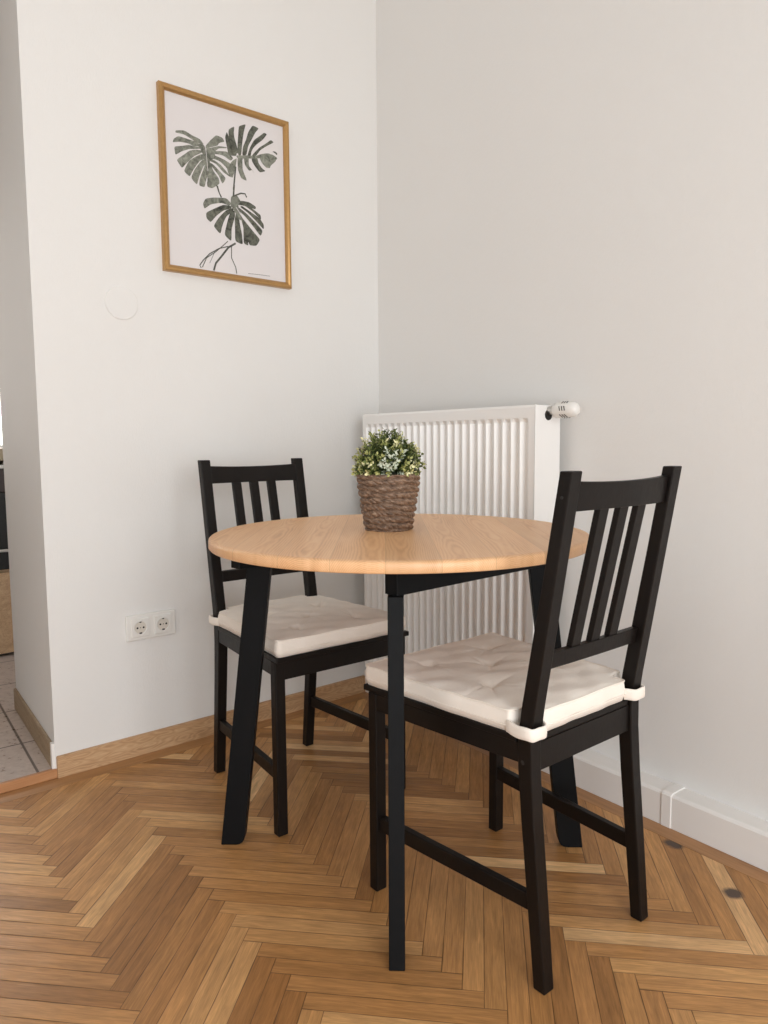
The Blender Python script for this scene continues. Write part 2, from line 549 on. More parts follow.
prism(bm, [tuple(EDGE-NL*.003+TL*.004), tuple(EDGE-NL*.0005+TL*.004), tuple(EDGE-NL*.0005-TL*.0005), tuple(EDGE+NL*.009-TL*.0005), tuple(EDGE+NL*.009-TL*.96), tuple(EDGE-NL*.003-TL*.96)], 0, HZ+.001)
struct('trim_1', bm, M_THRESH)
bm = BM()
prism(bm, [tuple(HP(.02, 0)), tuple(HP(.02, .009)), tuple(HP(.613, .009)), tuple(HP(.613, 0))], HZ, .098)
bmesh.ops.bevel(bm, geom=[e for e in bm.edges if all(v.co.z > .09 for v in e.verts)], offset=.002, segments=2, affect='EDGES')
bh = struct('baseboard_hall', bm, M_BASE_H)
bm = BM()
prism(bm, [tuple(HP(.003, 0)), tuple(HP(.003, .0085)), tuple(HP(.0198, .0085)), tuple(HP(.0198, 0))], HZ, .10)
obj('end_cap', bm, M_WHITETRIM, bh)
# unseen side wall added to darken the hall; kitchen end wall with its window
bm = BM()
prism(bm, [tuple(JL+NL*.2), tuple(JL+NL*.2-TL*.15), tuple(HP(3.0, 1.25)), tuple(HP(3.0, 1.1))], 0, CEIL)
struct('wall_hall_shade', bm, M_HALL)
KF = Vector((-1.687, 3.1472))                          # foot of the kitchen front
KB = KF+NL*.62
bm = BM()
def kw(x0, x1, z0, z1):
    prism(bm, [tuple(KB+TL*x0), tuple(KB+TL*x1), tuple(KB+TL*x1+NL*.15), tuple(KB+TL*x0+NL*.15)], z0, z1)
KX0, KX1, KZ0, KZ1 = -.62, .42, .935, 2.2
kw(-1.5, KX0, 0, CEIL); kw(KX1, 1.7, 0, CEIL); kw(KX0, KX1, 0, KZ0); kw(KX0, KX1, KZ1, CEIL)
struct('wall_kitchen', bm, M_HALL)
bm = BM()
def kb(x0, x1, z0, z1, y0=.03, y1=.08):
    prism(bm, [tuple(KB+TL*x0+NL*y0), tuple(KB+TL*x1+NL*y0), tuple(KB+TL*x1+NL*y1), tuple(KB+TL*x0+NL*y1)], z0, z1)
kb(KX0, KX1, KZ0, KZ0+.02); kb(KX0, KX1, KZ1-.04, KZ1); kb(KX0, KX0+.04, KZ0, KZ1); kb(KX1-.04, KX1, KZ0, KZ1)
w2 = struct('window_2', bm, M_WHITETRIM)
g = G('bright_daylight_pane'); g.base((.9, .9, .9, 1)); g.set(Emission_Color=(1, .97, .92, 1), Emission_Strength=6.0); M_DAY = g.m
bm = BM(); kb(KX0+.035, KX1-.035, KZ0+.015, KZ1-.035, .05, .056)
obj('pane', bm, M_DAY, w2)
bm = BM()
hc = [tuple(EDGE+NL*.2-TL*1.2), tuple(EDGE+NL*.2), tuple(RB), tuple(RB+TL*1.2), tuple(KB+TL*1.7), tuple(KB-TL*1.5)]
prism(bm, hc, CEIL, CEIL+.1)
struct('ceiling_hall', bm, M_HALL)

# ------------------------------------------------------------------ kitchen base unit and oven seen through the doorway
kz = HZ
unit = thing('kitchen_cabinet', 'wooden kitchen base cabinet under the oven, seen through the doorway', 'cabinet', (KF.x, KF.y, kz), AL)
bm = BM()
box(bm, -.60, -.58, .02, .6, .0, .86); box(bm, .0+.10, .12, .02, .6, .0, .86); box(bm, -.58, .10, .02, .6, .375, .387); box(bm, -.58, .10, .58, .6, .0, .86)
obj('body', bm, M_KITWOOD, unit)
bm = BM(); box(bm, -.58, .10, .05, .07, 0, .02)
obj('plinth', bm, M_DARKSLOT, unit)
bm = BM(); box(bm, -.598, .118, 0, .018, .016, .374)
obj('drawer_front', bm, M_KITWOOD, unit, bevel=.002)
oven = thing('oven', 'black built-in oven with a metal handle bar, below the kitchen worktop', 'oven', (KF.x, KF.y, kz+.388), AL)
bm = BM(); box(bm, -.57, .09, .02, .55, .0, .44)
obj('body', bm, M_DARKSLOT, oven)
M_OVEN = plain('black_oven_glass', (.006, .006, .006, 1), .25)
bm = BM(); box(bm, -.575, .095, -.004, .0195, .0, .335)
obj('door', bm, M_OVEN, oven, bevel=.003)
M_PANEL = plain('oven_panel', srgb(52, 40, 40), .35)
bm = BM(); box(bm, -.575, .095, -.004, .0195, .338, .44)
obj('control_panel', bm, M_PANEL, oven, bevel=.003)
bm = BM(); box(bm, -.575, .095, -.006, .0195, .4405, .456)
obj('metal_trim', bm, M_METAL, oven)
bm = BM(); beam(bm, (-.54, -.02, .085), (.06, -.02, .085), (0, 0, 1), .006, .005); box(bm, -.50, -.49, -.02, -.004, .08, .09); box(bm, .01, .02, -.02, -.004, .08, .09)
obj('handle', bm, M_METAL, oven, bevel=.002)
bm = BM(); box(bm, -.62, .14, -.02, .612, .862, .915)
wt = thing('kitchen_worktop', 'beige kitchen worktop over the black oven beneath the bright window', 'worktop', (KF.x, KF.y, kz), AL)
obj('slab', bm, plain('worktop_laminate', srgb(150, 134, 110), .4), wt, bevel=.003)

# ------------------------------------------------------------------ wall things on the left wall (local x along the wall, -y into the room)
def on_left(name, label, cat, s, z, off=-.012):
    p = PL(s, off)
    return thing(name, label, cat, (p.x, p.y, z), AL)

# double socket
so = on_left('wall_socket', 'white double power socket low on the left wall', 'socket', .869, .3987)
bm = BM(); box(bm, -.0785, .0785, -.010, 0, -.0395, .0395)
obj('cover_frame', bm, M_PLASTIC, so, bevel=.004, seg=3)
for cx in (-.036, .036):
    bm = BM(); box(bm, cx-.0285, cx+.0285, -.0135, -.009, -.0285, .0285)
    ins = obj('socket_insert', bm, M_PLASTIC, so, bevel=.002)
    bm = BM()
    lathe(bm, [(.0215, -.0150), (.0195, -.0150), (.0185, -.0140), (.0185, -.01365), (.0215, -.01365)], 36, 'y', (cx, 0, 0), caps=False)
    obj('rim', bm, M_PLASTIC, ins, smooth=True)
    bm = BM()
    lathe(bm, [(.0183, -.0138), (.0183, -.0136)], 36, 'y', (cx, 0, 0))
    obj('well', bm, plain('socket_shade', srgb(214, 208, 198), .4), ins)
    bm = BM()
    for hx in (-.0095, .0095):
        lathe(bm, [(.0030, -.0143), (.0030, -.0137)], 16, 'y', (cx+hx, 0, 0))
    box(bm, cx-.004, cx+.004, -.0146, -.0138, -.0190, -.0145)
    box(bm, cx-.003, cx+.003, -.0146, -.0138, .0155, .0185)
    lathe(bm, [(.0015, -.0141), (.0015, -.0137)], 12, 'y', (cx, 0, 0))
    obj('contacts', bm, M_DARKSLOT, ins)

# round blank cover
jc = on_left('blank_cover', 'round white-painted blank cover plate on the wall below the picture', 'cover plate', .8193, 1.3647)
bm = BM()
lathe(bm, [(.0485, 0), (.0485, -.0018), (.0470, -.0034), (.0455, -.0036), (.0, -.0036)][:4], 64, 'y', (0, 0, 0))
obj('disc', bm, M_WALL, jc, smooth=False)

# framed botanical print
PCX, PCZ = 1.1725, 1.7445
PW, PH = .4490, .5410
PF = .022                                              # frame stands this far off the wall
pic = on_left('framed_print', 'gold framed leaf print hanging on the left wall', 'picture', PCX, PCZ)
FWD = .0190
prof = [(0, 0), (0, -PF*.75), (FWD*.18, -PF*.98), (FWD*.45, -PF), (FWD*.75, -PF*.86), (FWD, -PF*.62), (FWD, 0)]  # inward, y
bm = BM()
cors = [(-1, -1), (1, -1), (1, 1), (-1, 1)]
rings = []
for sx, sz in cors:
    rings.append([bm.verts.new((sx*(PW/2-u), y, sz*(PH/2-u))) for u, y in prof])
for k in range(4):
    a, b = rings[k], rings[(k+1) % 4]
    for i in range(len(prof)-1):
        bm.faces.new((a[i], b[i], b[i+1], a[i+1]))
fr = obj('frame', bm, M_GOLD, pic)
YP = -.0085
bm = BM(); box(bm, -PW/2+.012, PW/2-.012, YP, YP+.004, -PH/2+.012, PH/2-.012)

PRINT = [  # (ink, outline in millimetres from the middle of the sheet)
 (1, [(-72.7, 130.4),(-85.6, 144.8),(-113.8, 150.1),(-135.6, 158.2),(-164.9, 151.9),(-166.1, 144.8),(-140.5, 146.5),(-120.2, 140.7),(-102.7, 132.8)]),
 (1, [(-72.9, 126.3),(-102.7, 134.2),(-129.3, 135.9),(-157.0, 137.3),(-172.0, 126.0),(-176.2, 114.6),(-153.4, 121.7),(-126.9, 123.3),(-106.4, 118.7)]),
 (1, [(-72.5, 121.0),(-106.3, 119.2),(-124.2, 119.4),(-148.1, 110.5),(-171.6, 103.9),(-169.3, 79.5),(-148.9, 94.6),(-123.3, 107.4),(-100.7, 112.0)]),
 (1, [(-71.0, 113.3),(-100.8, 110.6),(-122.0, 103.2),(-143.5, 85.2),(-166.2, 67.1),(-149.7, 45.5),(-135.8, 61.7),(-107.7, 90.4),(-82.9, 105.2)]),
 (1, [(-69.4, 102.9),(-86.2, 100.5),(-107.9, 86.4),(-126.4, 71.7),(-144.2, 38.7),(-125.7, 25.3),(-112.6, 49.3),(-90.2, 79.5),(-71.4, 91.6)]),
 (1, [(-67.0, 87.2),(-79.2, 87.2),(-93.6, 70.7),(-109.6, 48.6),(-121.3, 23.5),(-102.6, 5.7),(-93.8, 33.0),(-77.0, 68.9),(-67.5, 76.3)]),
 (1, [(-66.1, 73.9),(-72.1, 75.3),(-79.0, 57.6),(-92.7, 25.2),(-95.1, 5.8),(-76.9, 4.0),(-71.3, 26.8),(-62.6, 50.2)]),
 (1, [(-65.2, 60.5),(-61.2, 45.1),(-68.6, 19.2),(-67.6, 7.1),(-50.6, 6.3),(-24.8, 25.1),(-27.3, 41.1),(-45.2, 59.3),(-53.5, 79.3),(-65.7, 82.1)]),
 (1, [(-69.8, 127.0),(-53.6, 146.8),(-30.9, 169.7),(-9.2, 166.7),(-1.8, 156.1),(-22.5, 148.6),(-26.0, 139.6),(-51.3, 128.5),(-68.5, 121.9)]),
 (1, [(-68.6, 119.2),(-51.4, 127.1),(-22.9, 139.0),(5.5, 141.3),(2.2, 137.8),(-23.2, 132.1),(-33.0, 123.1),(-58.0, 116.2)]),
 (1, [(-67.4, 111.4),(-33.1, 121.7),(5.0, 128.9),(26.7, 113.0),(16.6, 102.5),(-8.4, 113.6),(-30.3, 112.8),(-64.6, 106.6)]),
 (1, [(-66.3, 103.5),(-39.9, 108.0),(-8.8, 102.5),(16.2, 94.1),(21.8, 73.1),(5.3, 61.4),(5.9, 75.4),(-21.8, 94.2),(-40.4, 95.6),(-65.0, 98.4)]),
 (1, [(-65.2, 93.0),(-40.6, 92.9),(-19.1, 83.9),(19.2, 50.4),(-10.6, 62.3),(-34.8, 83.3),(-63.9, 87.9)]),
 (1, [(-62.6, 82.7),(-47.3, 80.6),(-29.2, 68.0),(-1.8, 46.2),(-15.3, 25.6),(-26.9, 49.4),(-41.8, 64.0)]),
 (1, [(-72.0, 131.8),(-53.5, 79.3),(-64.4, 44.5),(-72.1, 75.3),(-82.6, 113.4),(-102.8, 130.1)]),
 (1, [(-66.8, 125.0),(-32.8, 127.2),(-40.3, 98.4),(-62.7, 80.0)]),
 (2, [(38.0, 121.7),(9.1, 117.9),(5.6, 140.4),(-0.6, 170.0),(6.2, 188.3),(13.1, 175.8),(22.7, 154.7),(40.4, 143.1)]),
 (2, [(39.9, 129.9),(22.3, 144.2),(13.0, 173.2),(12.5, 196.3),(34.2, 211.9),(30.1, 184.9),(39.5, 155.9),(46.2, 133.9)]),
 (2, [(44.3, 125.7),(42.3, 151.3),(46.9, 188.9),(49.6, 215.6),(76.3, 228.6),(67.5, 204.3),(59.8, 165.8),(55.1, 128.0)]),
 (2, [(58.2, 128.7),(62.4, 155.9),(74.2, 179.6),(83.1, 205.3),(99.7, 230.4),(123.2, 226.8),(108.2, 208.7),(98.1, 190.4),(81.3, 162.8),(73.9, 132.1)]),
 (2, [(76.9, 131.5),(87.4, 158.9),(104.2, 186.6),(123.8, 201.8),(142.0, 218.0),(153.2, 215.4),(136.3, 194.0),(109.9, 172.0),(93.4, 152.3),(89.5, 132.9)]),
 (2, [(92.7, 133.6),(102.6, 146.4),(122.4, 166.8),(148.8, 186.2),(167.2, 201.2),(178.4, 195.7),(148.4, 176.7),(125.3, 159.5),(108.6, 137.1)]),
 (1, [(105.4, 136.4),(128.1, 148.1),(154.1, 156.5),(173.6, 155.4),(189.8, 149.5),(186.3, 141.9),(160.1, 143.0),(127.6, 135.9),(105.1, 131.0)]),
 (2, [(170.7, 165.6),(182.3, 168.2),(190.4, 163.2),(188.5, 157.3),(180.4, 162.4)]),
 (1, [(121.2, 134.5),(160.1, 143.0),(186.3, 141.9),(176.0, 130.2),(162.5, 119.2),(160.5, 110.7),(145.8, 108.9),(130.2, 120.4)]),
 (2, [(92.4, 128.3),(114.7, 133.1),(117.3, 117.7),(129.6, 104.2),(143.8, 97.7),(121.0, 89.0),(104.1, 104.2),(93.6, 117.9)]),
 (1, [(64.1, 122.1),(83.0, 126.2),(78.9, 104.2),(89.5, 94.5),(103.1, 80.0),(94.1, 91.4),(81.3, 86.1),(66.4, 101.5)]),
 (1, [(41.0, 119.7),(61.0, 121.4),(55.7, 104.5),(59.4, 81.6),(73.7, 52.7),(52.2, 56.3),(40.9, 80.4)]),
 (1, [(39.3, 116.7),(33.6, 89.3),(24.8, 61.3),(19.8, 51.1),(6.6, 60.2),(10.9, 89.7),(23.7, 105.5)]),
 (1, [(36.6, 124.0),(73.9, 132.1),(134.3, 143.3),(160.2, 145.7),(121.1, 133.2),(64.0, 119.5),(39.3, 116.7)]),
 (1, [(13.9, -28.2),(-3.8, -13.9),(-47.2, -20.4),(-75.9, -28.9),(-85.4, -46.1),(-80.8, -60.9),(-58.9, -42.9),(-22.7, -31.6),(6.2, -35.9)]),
 (2, [(13.7, -34.6),(-15.6, -36.7),(-41.5, -50.8),(-76.0, -70.9),(-75.0, -88.0),(-61.4, -98.2),(-42.6, -76.2),(-16.4, -54.3),(13.3, -42.7)]),
 (2, [(18.9, -40.1),(-5.4, -50.7),(-31.9, -77.5),(-52.9, -107.8),(-28.7, -129.3),(-22.1, -101.2),(-6.2, -70.0),(20.4, -49.4)]),
 (2, [(24.3, -45.5),(7.1, -58.1),(-3.2, -85.4),(-16.0, -128.9),(8.9, -146.0),(10.6, -105.5),(25.3, -64.6)]),
 (2, [(29.6, -51.0),(23.0, -74.6),(23.5, -106.7),(22.0, -142.4),(49.8, -149.6),(47.5, -115.8),(41.1, -87.7),(38.6, -59.1)]),
 (2, [(38.8, -52.6),(49.1, -76.7),(55.5, -104.8),(51.9, -144.4),(70.7, -149.8),(62.3, -123.3),(64.6, -113.1),(72.7, -147.8),(99.8, -145.5),(114.2, -123.5),(89.9, -102.6),(60.5, -74.8)]),
 (2, [(31.9, -41.0),(61.2, -58.5),(90.5, -86.1),(116.6, -113.3),(125.2, -93.7),(98.8, -71.7),(65.4, -48.0),(39.6, -34.8)]),
 (2, [(43.4, -32.5),(69.3, -44.1),(99.1, -65.1),(129.3, -89.8),(129.9, -73.1),(115.0, -55.8),(77.1, -39.5),(51.1, -27.9)]),
 (2, [(32.4, -28.0),(62.5, -25.9),(92.4, -40.1),(120.6, -61.5),(119.3, -45.2),(100.3, -35.4),(70.2, -21.2),(40.3, -18.6)]),
 (2, [(29.0, -22.3),(48.0, -12.4),(78.2, -11.7),(102.7, -21.9),(100.5, -30.5),(77.6, -28.0),(51.3, -23.0)]),
 (1, [(13.0, -6.0),(30.0, 1.9),(37.3, -1.5),(47.9, -15.6),(32.3, -31.3),(53.1, -69.5),(41.7, -74.7),(20.5, -46.2),(10.1, -32.1)]),
 (3, [(36.2, 88.9),(30.6, 51.1),(25.5, 51.9),(31.0, 89.7)]),
 (3, [(30.6, 51.1),(25.5, 15.2),(20.3, 15.9),(25.5, 51.9)]),
 (3, [(28.4, 31.1),(24.2, -6.4),(18.8, -5.7),(22.9, 31.7)]),
 (3, [(-31.3, 18.4),(-26.0, -2.4),(-29.2, -3.6),(-34.6, 17.6)]),
 (3, [(-26.0, -2.4),(-18.8, -14.5),(-21.8, -16.2),(-29.2, -3.6)]),
 (3, [(-35.0, 19.8),(-28.6, 2.3),(-31.8, 1.0),(-38.2, 18.6)]),
 (3, [(-28.6, 2.3),(-20.4, -15.0),(-23.5, -16.5),(-31.8, 1.0)]),
 (3, [(17.6, -3.0),(32.7, 4.6),(34.7, 0.6),(19.6, -7.0)]),
 (3, [(32.7, 4.6),(48.3, 12.5),(49.6, 8.1),(34.7, 0.6)]),
 (3, [(48.3, 12.5),(64.9, 13.6),(63.1, 9.5),(49.6, 8.1)]),
 (3, [(64.9, 13.6),(71.3, 2.3),(67.3, 0.2),(63.1, 9.5)]),
 (3, [(25.2, -151.1),(-0.9, -167.6),(-5.0, -163.2),(22.0, -146.1)]),
 (3, [(-0.9, -167.6),(-27.7, -200.0),(-32.2, -196.1),(-5.0, -163.2)]),
 (3, [(-27.7, -200.0),(-46.4, -221.3),(-51.5, -218.2),(-32.2, -196.1)]),
 (3, [(-46.4, -221.3),(-54.3, -244.2),(-60.0, -242.2),(-51.5, -218.2)]),
 (3, [(-2.4, -163.6),(-35.5, -174.7),(-36.8, -172.0),(-3.3, -160.7)]),
 (3, [(-35.5, -174.7),(-68.3, -195.2),(-70.1, -192.8),(-36.8, -172.0)]),
 (3, [(-68.3, -195.2),(-90.3, -217.0),(-92.5, -215.0),(-70.1, -192.8)]),
 (3, [(-90.3, -217.0),(-103.0, -233.9),(-105.9, -232.9),(-92.5, -215.0)]),
 (3, [(-103.0, -233.9),(-98.3, -239.8),(-100.8, -241.5),(-105.9, -232.9)]),
 (3, [(-3.1, -147.2),(-24.0, -166.4),(-25.8, -164.4),(-4.9, -145.3)]),
 (3, [(-24.0, -166.4),(-46.6, -185.6),(-48.2, -183.5),(-25.8, -164.4)]),
 (3, [(-46.6, -185.6),(-79.5, -209.0),(-81.5, -207.3),(-48.2, -183.5)]),
 (3, [(-79.5, -209.0),(-94.8, -239.2),(-97.1, -238.0),(-81.5, -207.3)]),
 (3, [(9.8, -160.6),(8.2, -196.0),(5.3, -196.5),(6.8, -160.5)]),
 (3, [(8.2, -196.0),(21.9, -223.1),(19.1, -224.1),(5.3, -196.5)]),
 (3, [(21.9, -223.1),(24.9, -242.5),(21.9, -243.0),(19.1, -224.1)]),
 (3, [(-50.4, -185.4),(-69.9, -223.0),(-71.1, -222.3),(-51.6, -184.7)]),
 (3, [(65.2, -237.0),(103.9, -235.5),(104.0, -236.7),(65.3, -238.2)]),
 (3, [(103.9, -235.5),(147.4, -235.5),(147.4, -236.7),(104.0, -236.7)]),
 (0, [(-68.8, 131.1),(-65.7, 98.1),(-67.3, 98.0),(-70.4, 131.0)]),
 (0, [(-65.7, 98.1),(-63.1, 55.4),(-64.7, 55.3),(-67.3, 98.0)]),
 (0, [(31.1, -35.8),(57.7, -69.8),(56.0, -71.2),(29.3, -37.1)]),
]
def round_off(p, k):
    q = []
    for i in range(len(p)):
        a, b = p[i], p[(i+1) % len(p)]
        q += [(a[0]*(1-k)+b[0]*k, a[1]*(1-k)+b[1]*k), (a[0]*k+b[0]*(1-k), a[1]*k+b[1]*(1-k))]
    return q
for n_, (mi, pl) in enumerate(PRINT):
    if len(pl) > 4: pl = round_off(round_off(pl, .14), .22)
    y = YP-.0003-n_*.000006
    f = bm.faces.new([bm.verts.new(((x-.0131*z-5.3)/1000, y, (z+.0131*x-4.0)/1000)) for x, z in pl])
    f.material_index = mi
    bmesh.ops.triangulate(bm, faces=[f])
obj('art_print', bm, [M_PAPER, M_INK, M_INK2, M_STEM], pic)

# ------------------------------------------------------------------ radiator (local x along the right wall, y into the wall)
RS0, RS1 = -2.131, -1.340
RW_, RD, RH0, RH1 = RS1-RS0, .108, 0.135, 1.053
p = PR(RS0, .069)
rad = thing('radiator', 'tall white panel radiator on the right wall behind the table', 'radiator', (p.x, p.y, 0), AR)
bm = BM()
nx = 23; pitch = (RW_-.036)/nx
def ribprof(amp):
    pts = [(0.0, 0.0), (.018, 0.0)]
    for k in range(nx):
        x = .018+k*pitch
        pts += [(x+pitch*.03, amp*.10), (x+pitch*.22, amp*.92), (x+pitch*.30, amp), (x+pitch*.44, amp*.96), (x+pitch*.60, amp*.66), (x+pitch*.78, amp*.22), (x+pitch*.90, amp*.02), (x+pitch*.998, 0)]
    pts += [(RW_, 0.0)]
    return pts
levels = [(RH0, 0), (RH0+.028, 0), (RH0+.040, .0125), (RH1-.046, .0125), (RH1-.034, 0), (RH1-.006, 0), (RH1, .003)]
loft(bm, [[(x, y+(.003 if z == RH1 else 0), z) for x, y in ribprof(a if z != RH1 else 0)] for z, a in levels], closed=False, caps=False)
o = obj('front_panel', bm, M_RADIATOR, rad)
for x0 in (0.0, RW_-.004):
    bm = BM(); box(bm, x0-.001, x0+.005, .004, RD, RH0+.01, RH1)
    obj('side_panel', bm, M_RADIATOR, rad, bevel=.002)
bm = BM()
box(bm, .004, RW_-.004, .006, .012, RH1-.002, RH1+.001); box(bm, .004, RW_-.004, RD-.008, RD-.002, RH1-.002, RH1+.001)
nsl = 60
for k in range(nsl):
    x = .01+k*(RW_-.02)/(nsl-1)
    box(bm, x-.002, x+.002, .011, RD-.007, RH1-.003, RH1)
obj('top_grille', bm, M_RADIATOR, rad)
bm = BM(); box(bm, .01, RW_-.01, RD-.014, RD-.004, RH0, RH1-.02)
obj('rear_panel', bm, M_RADIATOR, rad)
for x0 in (.12, RW_-.15):
    bm = BM(); box(bm, x0, x0+.03, RD-.006, RD+(.036 if x0 < .3 else .028), RH1-.22, RH1-.12)
    obj('wall_bracket', bm, M_RADIATOR, rad)
vz, vy = 1.0385, .060
bm = BM(); lathe(bm, [(.0145, RW_+.0012), (.0145, RW_+.0022)], 32, 'x', (0, vy-.004, vz-.012))
obj('pipe_opening', bm, M_DARKSLOT, rad)
bm = BM(); lathe(bm, [(.0115, RW_-.01), (.0115, RW_+.012), (.0135, RW_+.013), (.0135, RW_+.026), (.012, RW_+.028)], 24, 'x', (0, vy, vz))
obj('valve', bm, M_METAL, rad, smooth=False)
bm = BM(); lathe(bm, [(.0165, RW_+.022), (.0205, RW_+.026), (.0215, RW_+.040), (.0212, RW_+.066), (.0195, RW_+.084), (.015, RW_+.094), (.008, RW_+.098), (.001, RW_+.099)], 40, 'x', (0, vy, vz))
kn = obj('thermostat_knob', bm, M_PLASTIC, rad, smooth=True)
bm = BM()
for k in range(3):
    for t0 in range(6):
        t = 2*pi*t0/6+.9
        r = .0213
        c = Vector((RW_+.052+k*.008, vy+cos(t)*r*1.0, vz+sin(t)*r))
        tt = Vector((.002, -sin(t), cos(t)))
        beam(bm, c-tt*.006+Vector((-.002, 0, 0)), c+tt*.006+Vector((.002, 0, 0)), (0, cos(t), sin(t)), .0006, .0011)
obj('grip_marks', bm, M_DARKSLOT, kn)

# ------------------------------------------------------------------ chair (local +y = the way the sitter faces)
PO, PI_ = .169, .141           # outer / inner x of the rear posts
def chair_proto(label):
    t = thing('dining_chair', label, 'chair', (0, 0, 0), 0, 'black dining chairs at the round table')
    def rear(sx):
        bm = BM()
        # (z, rear y, front y, outer x, inner x)
        lv = [(0.0, -.245, -.2205, .1656, .1384), (.14, -.2325, -.2060, .1663, .1388), (.30, -.2175, -.1895, .167, .139), (.39, -.2110, -.1820, .1675, .139), (.445, -.2100, -.1810, .168, .139),
              (.50, -.2175, -.1890, .168, .139), (.60, -.2345, -.2070, .168, .139), (.75, -.2595, -.2345, .168, .1392), (.9075, -.2855, -.2620, .1685, .1392)]
        loft(bm, [[(sx*xo, yr, z), (sx*xi, yr, z), (sx*xi, yf, z), (sx*xo, yf, z)] for z, yr, yf, xo, xi in lv])
        o = obj('rear_leg', bm, M_CHAIR, t, bevel=.0022)
        for yc, zc, r, x in ((-.193, .402, .0042, .1675), (-.267, .865, .0032, .168)):
            bm = BM()
            lathe(bm, [(r, sx*(x-.003)), (r, sx*(x+.0004)), (r*.5, sx*(x+.0009))], 14, 'x', (0, yc, zc))
            obj('screw_cap', bm, M_DARKSLOT, o)
        bm = BM()
        lathe(bm, [(.005, .0), (.005, .004)], 12, 'z', (sx*.1525, -.2335, -.0004))
        obj('foot_glide', bm, M_METAL, o)
    def front(sx):
        bm = BM()
        loft(bm, [[(sx*.201, .1705, z), (sx*.201, .1952, z), (sx*.1738, .1952, z), (sx*.1738, .1705, z)] for z in (0, .4345)])
        obj('front_leg', bm, M_CHAIR, t, bevel=.0022)
    for sx in (-1, 1):
        front(sx); rear(sx)
        bm = BM()
        loft(bm, [[(sx*xo, y, .3985), (sx*xi, y, .3985), (sx*xi, y, .4345), (sx*xo, y, .4345)] for y, xo, xi in ((.171, .199, .181), (-.183, .166, .148))])
        obj('side_rail', bm, M_CHAIR, t, bevel=.0015)
        bm = BM()
        loft(bm, [[(sx*xo, y, z0), (sx*xi, y, z0), (sx*xi, y, z0+.031), (sx*xo, y, z0+.031)] for y, xo, xi, z0 in ((.172, .193, .176, .1335), (-.212, .161, .146, .1345))])
        obj('side_stretcher', bm, M_CHAIR, t, bevel=.002)
    bm = BM(); box(bm, -.176, .176, .174, .192, .387, .4345)
    obj('front_rail', bm, M_CHAIR, t, bevel=.0015)
    bm = BM(); box(bm, -.142, .142, -.2050, -.186, .382, .4345)
    obj('rear_rail', bm, M_CHAIR, t, bevel=.0015)
    bm = BM()
    prism(bm, [(-.2035, .2085), (-.1705, -.1785), (-.1375, -.1785), (-.1375, -.2045), (.1375, -.2045), (.1375, -.1785), (.1705, -.1785), (.2035, .2085)], .4350, .4475)
    obj('seat', bm, M_CHAIR, t, bevel=.002)
    # top rail, bowed a little to the rear
    bm = BM()
    rings = []
    for k in range(13):
        u = -1+k/6
        bow = .008*(1-u*u)
        x = u*.1405
        zt = .8905-.004*(1-u*u)
        rings.append([(x, -.2745-bow, zt), (x, -.2595-bow, zt), (x, -.2525-bow, .8405), (x, -.2675-bow, .8405)])
    loft(bm, rings)
    obj('top_rail', bm, M_CHAIR, t, bevel=.002)
    bm = BM(); rings = []
    for k in range(13):
        u = -1+k/6
        bow = .002*(1-u*u)
        x = u*.1395
        rings.append([(x, -.2205-bow, .594), (x, -.2055-bow, .594), (x, -.200-bow, .5635), (x, -.2150-bow, .5635)])
    loft(bm, rings)
    obj('lower_rail', bm, M_CHAIR, t, bevel=.002)
    for x in (-.0575, 0, .0575):
        bm = BM()
        w = .0135
        q = 1-(x/.14)**2
        y1 = -.2115-.002*q; y2 = -.2600-.008*q
        loft(bm, [[(x-w, y-.006, z), (x-w, y+.006, z), (x+w, y+.006, z), (x+w, y-.006, z)] for y, z in ((y1, .592), (y2, .843))])
        obj('back_slat', bm, M_CHAIR, t, bevel=.0015)
    return t

